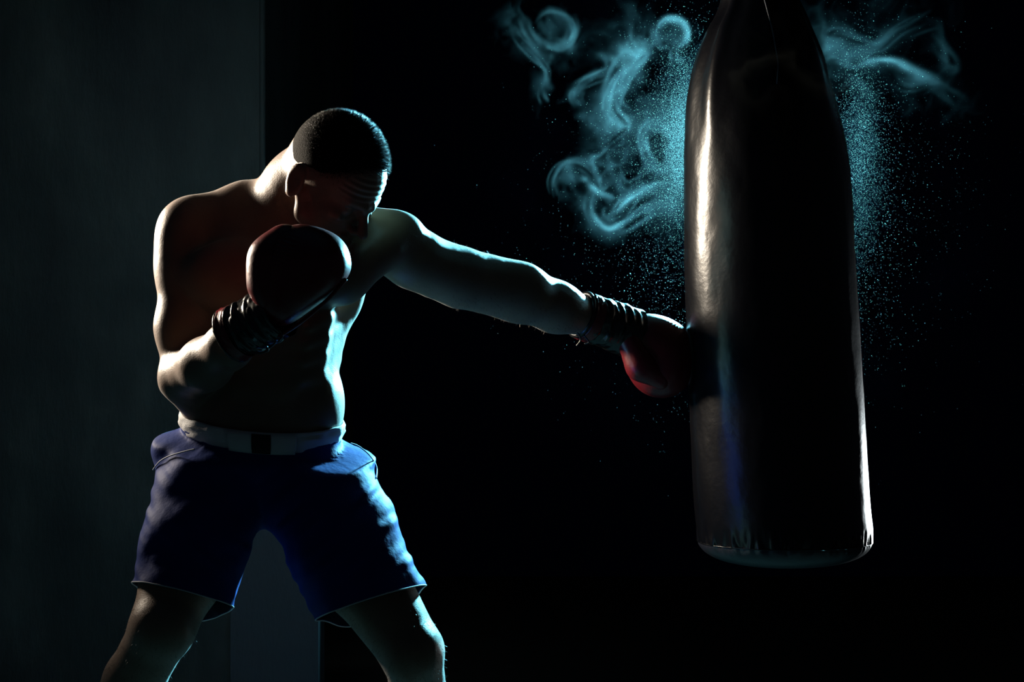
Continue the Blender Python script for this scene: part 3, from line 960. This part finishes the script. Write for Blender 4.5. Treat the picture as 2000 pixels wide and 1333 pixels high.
def stroke(pts, width, level, out, soft=0.0, use_warp=True):
    """thin curl: bright on its line, fading to one side when soft > 0"""
    X, Y = (wx, wy) if use_warp else (gx, gy)
    c = np.array(catmull([(p[0], p[1], p[2] if len(p) > 2 else 1.0) for p in pts], 10))
    best = np.full(gx.shape, 1e9); val = np.zeros(gx.shape); sgn = np.zeros(gx.shape)
    for a, b in zip(c[:-1], c[1:]):
        dx, dy = b[0] - a[0], b[1] - a[1]; L2 = dx * dx + dy * dy + 1e-6
        t = np.clip(((X - a[0]) * dx + (Y - a[1]) * dy) / L2, 0, 1)
        ex, ey = X - a[0] - t * dx, Y - a[1] - t * dy
        d2 = ex * ex + ey * ey; m = d2 < best
        best[m] = d2[m]; val[m] = (a[2] + (b[2] - a[2]) * t)[m]; sgn[m] = np.sign(dx * ey - dy * ex)[m]
    d = np.sqrt(best)
    w = np.where(sgn * (1 if soft >= 0 else -1) > 0, width + abs(soft), width)
    out += level * val * np.exp(-(d / w) ** 2)
def puff(cx, cy, rx, ry, level, out, use_warp=True):
    X, Y = (wx, wy) if use_warp else (gx, gy)
    out += level * np.exp(-((X - cx) / rx) ** 2 - ((Y - cy) / ry) ** 2) * (FIL if use_warp else .55 + .45 * FIL)
def ringpts(cx, cy, r, a0, a1, n=9, sq=1.0):
    return [(cx + r * math.cos(math.radians(a0 + (a1 - a0) * i / (n - 1))), cy + sq * r * math.sin(math.radians(a0 + (a1 - a0) * i / (n - 1)))) for i in range(n)]
fx1, fy1 = warp(gx, gy, 14, 120, 170)
for _i in range(3): fx1, fy1 = warp(fx1, fy1, 5, 45, 171 + _i)
def ridge(sc, seed, p):
    return (1 - np.abs(noise3(np.stack([fx1.ravel() / sc, fy1.ravel() / (sc * 1.3), np.full(gx.size, 1.7)], 1), seed)).reshape(gx.shape)) ** p
FIL = .16 + 1.1 * ridge(60, 201, 9) + .8 * ridge(33, 202, 8) + .35 * ridge(17, 203, 6)
def splat(c, level, sig, out):
    """draw a hair-thin wisp"""
    x = (c[:, 0] - SPX0) / SST - .5; y = (c[:, 1] - SPY0) / SST - .5
    ix, iy_ = np.round(x).astype(int), np.round(y).astype(int)
    for dx in range(-3, 4):
        for dy in range(-3, 4):
            a, b = ix + dx, iy_ + dy
            ok_ = (a >= 0) & (a < nx) & (b >= 0) & (b < nz)
            w_ = level * np.exp(-(((a - x) ** 2 + (b - y) ** 2) * SST * SST) / (sig * sig))
            np.maximum.at(out, (a[ok_], b[ok_]), w_[ok_])
wr_ = np.random.default_rng(77)
def wisps(pts, n, spread, level, out, sig=2.6, curl=10):
    c0 = np.array(catmull([(p[0], p[1], p[2] if len(p) > 2 else 1.0) for p in pts], 24))
    tg = np.gradient(c0[:, :2], axis=0); tg /= np.linalg.norm(tg, axis=1)[:, None] + 1e-9
    nr = np.stack([-tg[:, 1], tg[:, 0]], 1)
    for k in range(n):
        tmp = np.zeros(gx.shape)
        o0, sd_ = wr_.normal() * spread, wr_.integers(1, 9999)
        tt = np.linspace(0, 1, len(c0))
        wob = noise3(np.stack([tt * 3.0, np.full(len(tt), sd_ * .37), np.full(len(tt), .5)], 1), 300)
        off = o0 * (.25 + 1.5 * np.abs(tt - wr_.random())) + curl * wob
        a, b = sorted(wr_.random(2)); b = max(b, a + .35)
        env = np.clip((tt - a) / .15, 0, 1) * np.clip((b - tt) / .2, 0, 1)
        c = c0[:, :2] + nr * off[:, None]
        # resample densely
        cc = np.stack([np.interp(np.linspace(0, 1, 900), tt, c[:, i]) for i in range(2)], 1)
        ee = np.interp(np.linspace(0, 1, 900), tt, env * c0[:, 2])
        m_ = ee > .02
        splat(cc[m_], level * (.35 + .65 * wr_.random()) * ee[m_], sig * (.7 + .8 * wr_.random()), tmp)
        out += tmp
back = np.zeros(gx.shape); front = np.zeros(gx.shape); right = np.zeros(gx.shape)
# upper left wisp
stroke([(1000, 5, .4), (1020, 45), (1050, 78), (1075, 110), (1068, 150, .5), (1070, 175, .2)], 7, .25, back, 14)
stroke(ringpts(1085, 40, 34, 200, 420), 6, .18, back, 9)
stroke([(1030, 0), (1050, 40), (1090, 70), (1120, 50)], 6, .15, back, 10)
puff(1065, 45, 60, 45, 0.11, back)
# main plume
stroke(ringpts(1320, 52, 32, 120, 400), 4.5, .85, back, 5, False)
stroke([(1300, 75), (1262, 92), (1222, 130), (1198, 172), (1195, 205), (1215, 235, .6)], 4, .35, back, 22)
stroke([(1270, 60), (1258, 105), (1225, 150), (1205, 200), (1222, 240), (1185, 285, .5)], 6, .25, back, 26)
stroke([(1192, 125), (1160, 135), (1135, 150), (1126, 170), (1136, 184, .5)], 4, .3, back, 9)
stroke([(1245, 15), (1238, 55), (1262, 80), (1300, 68)], 6, .18, back, 12)
stroke([(1335, 85), (1330, 100), (1345, 112)], 8, .25, back, 10)
puff(1232, 150, 48, 75, 0.165, back); puff(1255, 60, 55, 45, 0.121, back); puff(1210, 230, 45, 50, 0.165, back)
puff(1282, 275, 40, 48, 0.522, back, False); puff(1315, 300, 38, 90, 0.413, back, False); puff(1250, 330, 75, 55, 0.193, back)
# lower curls
stroke([(1148, 342), (1162, 356), (1180, 368), (1200, 374, .5)], 3.5, 1.0, back, 4, False)
stroke([(1182, 368), (1166, 384), (1162, 402), (1172, 425), (1192, 437), (1222, 426), (1262, 402), (1320, 378, .3)], 5, .32, back, 16, False)
stroke([(1218, 396), (1236, 376), (1262, 362), (1300, 350, .5)], 3.5, .70, back, 8, False)
stroke([(1176, 285), (1182, 315), (1190, 350)], 4.5, .5, back, 6)
stroke([(1092, 372, .4), (1086, 345), (1098, 322), (1126, 314), (1148, 326, .4)], 4, .15, back, 12)
stroke([(1120, 330), (1126, 362), (1150, 385, .3)], 6, .22, back, 12)
puff(1205, 400, 55, 34, 0.231, back); puff(1215, 340, 60, 50, 0.121, back)
back *= np.clip(.62 + .75 * n2(46, 46, 81) + .45 * n2(19, 19, 82) + .25 * n2(8, 8, 83), .05, 2.2)
wisps([(1005, 5), (1022, 45), (1052, 80), (1078, 118), (1066, 160), (1072, 180, .3)], 12, 14, .42, back)
wisps(ringpts(1085, 40, 36, 160, 470, 12), 9, 9, .34, back)
wisps([(1040, 0), (1055, 40), (1095, 66), (1125, 40), (1118, 8)], 7, 12, .30, back)
wisps(ringpts(1320, 52, 32, 90, 430, 14), 6, 4, .55, back, 2.6, 4)
wisps([(1335, 80), (1322, 100), (1332, 112), (1350, 105)], 5, 6, .5, back)
wisps([(1300, 75), (1258, 92), (1216, 130), (1192, 172), (1190, 208), (1212, 240), (1245, 262, .4)], 16, 12, .50, back)
wisps([(1275, 50), (1255, 105), (1222, 150), (1206, 205), (1226, 245), (1180, 290), (1186, 350, .4)], 16, 16, .40, back)
wisps([(1205, 120), (1165, 132), (1136, 150), (1126, 172), (1140, 186)], 8, 6, .42, back, 2.4, 5)
wisps([(1250, 10), (1240, 60), (1264, 84), (1305, 70)], 8, 12, .32, back)
wisps([(1310, 230), (1268, 245), (1258, 280), (1285, 320), (1335, 330)], 10, 10, .40, back)
wisps([(1180, 372), (1165, 388), (1163, 408), (1175, 428), (1196, 437), (1225, 424), (1265, 400), (1325, 376, .4)], 18, 10, .48, back, 2.6, 6)
wisps([(1200, 410), (1228, 384), (1262, 362), (1320, 340, .5)], 12, 10, .42, back, 2.4, 6)
wisps([(1095, 385), (1085, 350), (1098, 322), (1128, 314), (1155, 332), (1175, 365)], 12, 10, .22, back)
wisps([(1200, 300), (1215, 335), (1235, 360), (1290, 352)], 8, 14, .25, back)
# right of the bag
stroke([(1712, 104, .2), (1735, 97), (1765, 98), (1798, 112), (1828, 124), (1856, 136, .5)], 6.5, 1.05, right, 7, False)
stroke([(1856, 138), (1872, 148, .5), (1890, 165, .2)], 7, .3, right, 14)
stroke([(1835, 40, .3), (1860, 75), (1888, 108), (1895, 130, .3)], 5, .22, right, 12)
stroke([(1640, 60), (1665, 35), (1690, 60), (1730, 70), (1765, 40, .4)], 8, .25, right, 18)
puff(1680, 80, 70, 60, 0.143, right); puff(1800, 150, 80, 50, 0.055, right); puff(1900, 185, 60, 30, 0.044, right); puff(1720, 10, 120, 40, 0.066, right)
right *= np.clip(.75 + .65 * n2(46, 46, 84) + .3 * n2(16, 16, 85), .1, 2)
wisps([(1715, 104, .4), (1740, 97), (1768, 99), (1800, 112), (1830, 124), (1858, 137, .6)], 14, 5, .55, right, 2.6, 3)
wisps([(1640, 70), (1668, 40), (1700, 55), (1745, 75), (1790, 40), (1840, 20, .4)], 12, 16, .22, right)
wisps([(1740, 120), (1790, 148), (1850, 142), (1890, 160), (1930, 190, .3)], 10, 14, .18, right)
wisps([(1830, 40), (1862, 75), (1890, 110), (1872, 145)], 7, 12, .20, right)
wisps([(1630, 100), (1660, 90), (1690, 110), (1730, 104)], 8, 14, .22, right)
# thin veil drifting past the front of the bag
stroke([(1400, 192, .5), (1418, 168), (1455, 156), (1490, 152), (1506, 172), (1538, 194), (1585, 205), (1640, 200, .3)], 4, .32, front, 10)
stroke([(1420, 180), (1408, 205), (1440, 225), (1490, 228, .3)], 6, .20, front, 14)
stroke([(1470, 140, .3), (1492, 150), (1504, 168)], 5, .25, front, 6)
puff(1450, 120, 80, 90, .07, front)
front *= 2.4 * np.clip(.8 + .6 * n2(40, 40, 86), .1, 2)
wisps([(1400, 192), (1420, 168), (1458, 156), (1490, 152), (1508, 172), (1540, 194), (1585, 205), (1640, 198, .4)], 10, 6, .26, front, 2.6, 6)
wisps([(1430, 175), (1410, 205), (1445, 226), (1500, 228, .3)], 6, 8, .16, front)
lays = [(back, .62, 90, .016), (right, .66, 93, .016), (front, .12, 96, .014)]
# the sheets wander in depth
NL = len(lays); n1 = nx * nz
dens = np.concatenate([l[0].ravel() for l in lays]).astype(np.float32)
ymid = np.concatenate([(l[1] + .10 * n2(210, 210, l[2]) + .045 * n2(70, 70, l[2] + 1)).ravel() for l in lays]).astype(np.float32)
SY = .5
lo, hi = P(SPX0, SPY1, SY), P(SPX1, SPY0, SY)
iy0, iy1, ny = -.04, .88, 92
ii, jj = np.meshgrid(np.arange(nx), np.arange(nz), indexing='ij')
base_xyz = np.stack([lo[0] + (ii.ravel() + .5) / nx * (hi[0] - lo[0]), np.zeros(n1), hi[2] - (jj.ravel() + .5) / nz * (hi[2] - lo[2])], 1)
allp = np.tile(base_xyz, (NL, 1)); allp[:, 1] = ymid
sme = bpy.data.meshes.new('smoke')
sme.vertices.add(len(allp)); sme.vertices.foreach_set('co', allp.astype(np.float32).ravel())
sme.attributes.new('smoke_density', 'FLOAT', 'POINT').data.foreach_set('value', dens)
sme.attributes.new('smoke_depth', 'FLOAT', 'POINT').data.foreach_set('value', ymid)
smoke = bpy.data.objects.new('smoke', sme); COL.objects.link(smoke)
tag(smoke, 'thin teal backlit smoke curling on both sides of the punching bag', 'smoke', kind='stuff')
sm, snt, _b = material('smoke'); snt.nodes.remove(_b)
so_ = snt.nodes['Material Output']
vs = snt.nodes.new('ShaderNodeVolumePrincipled')
vs.inputs['Color'].default_value = (.80, .92, .92, 1); vs.inputs['Density'].default_value = 0.33; vs.inputs['Anisotropy'].default_value = .55
snt.links.new(vs.outputs['Volume'], so_.inputs['Volume'])
ng = bpy.data.node_groups.new('smoke_fill', 'GeometryNodeTree')
ng.interface.new_socket('Geometry', in_out='INPUT', socket_type='NodeSocketGeometry')
ng.interface.new_socket('Geometry', in_out='OUTPUT', socket_type='NodeSocketGeometry')
N_ = ng.nodes; K = ng.links.new
gi, go = N_.new('NodeGroupInput'), N_.new('NodeGroupOutput')
pos = N_.new('GeometryNodeInputPosition'); sep = N_.new('ShaderNodeSeparateXYZ'); K(pos.outputs[0], sep.inputs[0])
def mth(op, a, b=None, c=None):
    n = N_.new('ShaderNodeMath'); n.operation = op
    for k_, v_ in enumerate((a, b, c)):
        if v_ is None: continue
        if isinstance(v_, (int, float)): n.inputs[k_].default_value = v_
        else: K(v_, n.inputs[k_])
    return n.outputs[0]
fi = mth('FLOOR', mth('MULTIPLY', mth('SUBTRACT', sep.outputs['X'], float(lo[0])), nx / float(hi[0] - lo[0])))
fj = mth('FLOOR', mth('MULTIPLY', mth('SUBTRACT', float(hi[2]), sep.outputs['Z']), nz / float(hi[2] - lo[2])))
fi = mth('MINIMUM', mth('MAXIMUM', fi, 0), nx - 1); fj = mth('MINIMUM', mth('MAXIMUM', fj, 0), nz - 1)
flat = mth('ADD', mth('MULTIPLY', fi, nz), fj)
def named(nm):
    n = N_.new('GeometryNodeInputNamedAttribute'); n.data_type = 'FLOAT'; n.inputs['Name'].default_value = nm; return n.outputs['Attribute']
total = None
for l in range(NL):
    idxv = mth('ADD', flat, float(l * n1))
    smp = []
    for nm in ('smoke_density', 'smoke_depth'):
        sn_ = N_.new('GeometryNodeSampleIndex'); sn_.data_type = 'FLOAT'; sn_.domain = 'POINT'
        K(gi.outputs[0], sn_.inputs['Geometry']); K(named(nm), sn_.inputs['Value']); K(idxv, sn_.inputs['Index'])
        smp.append(sn_.outputs['Value'])
    q_ = mth('DIVIDE', mth('SUBTRACT', sep.outputs['Y'], smp[1]), lays[l][3])
    e_ = mth('MULTIPLY', smp[0], mth('EXPONENT', mth('MULTIPLY', mth('MULTIPLY', q_, q_), -1.0)))
    total = e_ if total is None else mth('ADD', total, e_)
total = mth('MULTIPLY', total, mth('GREATER_THAN', total, .004))
vc = N_.new('GeometryNodeVolumeCube')
K(total, vc.inputs['Density'])
vc.inputs['Min'].default_value = (float(lo[0]), iy0, float(lo[2])); vc.inputs['Max'].default_value = (float(hi[0]), iy1, float(hi[2]))
vc.inputs['Resolution X'].default_value = nx; vc.inputs['Resolution Y'].default_value = ny; vc.inputs['Resolution Z'].default_value = nz
smt = N_.new('GeometryNodeSetMaterial'); smt.inputs['Material'].default_value = sm
K(vc.outputs[0], smt.inputs['Geometry']); K(smt.outputs[0], go.inputs[0])
gm = smoke.modifiers.new('fill', 'NODES'); gm.node_group = ng
sme.materials.append(sm)

# dust and sweat droplets hanging in the beam
rng = np.random.default_rng(11)
def cloud(n, cx, cy, sx, sy, ymin, ymax):
    Y = rng.uniform(ymin, ymax, n); px = cx + sx * rng.normal(size=n); py = cy + sy * rng.normal(size=n)
    s_ = (CAM_D + Y) / CAM_D
    return np.stack([(px - 1000) / 1000 * s_, Y, CAM_Z + (666.5 - py) / 1000 * s_], 1)
pts = np.concatenate([cloud(24000, 1345, 270, 26, 75, .54, 1.15), cloud(9000, 1330, 310, 60, 140, .54, 1.2), cloud(2200, 1260, 380, 130, 190, .54, 1.2),
                      cloud(6500, 1680, 300, 22, 95, .54, 1.15), cloud(3200, 1685, 380, 40, 180, .54, 1.2), cloud(1800, 1760, 330, 100, 190, .54, 1.2),
                      cloud(900, 1330, 600, 60, 130, .54, 1.1)])
pts = pts[(pts[:, 2] > .5) & (pts[:, 2] < 2.4) & (np.hypot(pts[:, 0] - .57, pts[:, 1] - BY) > .205)]
nd = len(pts)
rad = .00030 * np.exp(.38 * rng.normal(size=nd))
tet = np.array([(1, 1, 1), (1, -1, -1), (-1, 1, -1), (-1, -1, 1)]) / 1.2
A = rng.normal(size=(nd, 3)); A /= np.linalg.norm(A, axis=1)[:, None]
B_ = np.cross(A, rng.normal(size=(nd, 3))); B_ /= np.linalg.norm(B_, axis=1)[:, None]
C_ = np.cross(A, B_)
vv = pts[:, None, :] + rad[:, None, None] * (tet[None, :, 0, None] * A[:, None] + tet[None, :, 1, None] * B_[:, None] + tet[None, :, 2, None] * C_[:, None])
k = np.arange(nd)[:, None] * 4
df = np.concatenate([k + np.array(t) for t in ((0, 1, 2), (0, 3, 1), (0, 2, 3), (1, 3, 2))])
dm, dnt, _b = material('dust'); dnt.nodes.remove(_b)
tr = dnt.nodes.new('ShaderNodeBsdfTranslucent'); tr.inputs['Color'].default_value = (.45, .5, .5, 1)
dnt.links.new(tr.outputs[0], dnt.nodes['Material Output'].inputs['Surface'])
dust = link('dust', mesh_np('dust', vv.reshape(-1, 3), df), dm, None, False)
tag(dust, 'fine glittering dust hanging in the cyan light behind the bag', 'dust', kind='stuff')
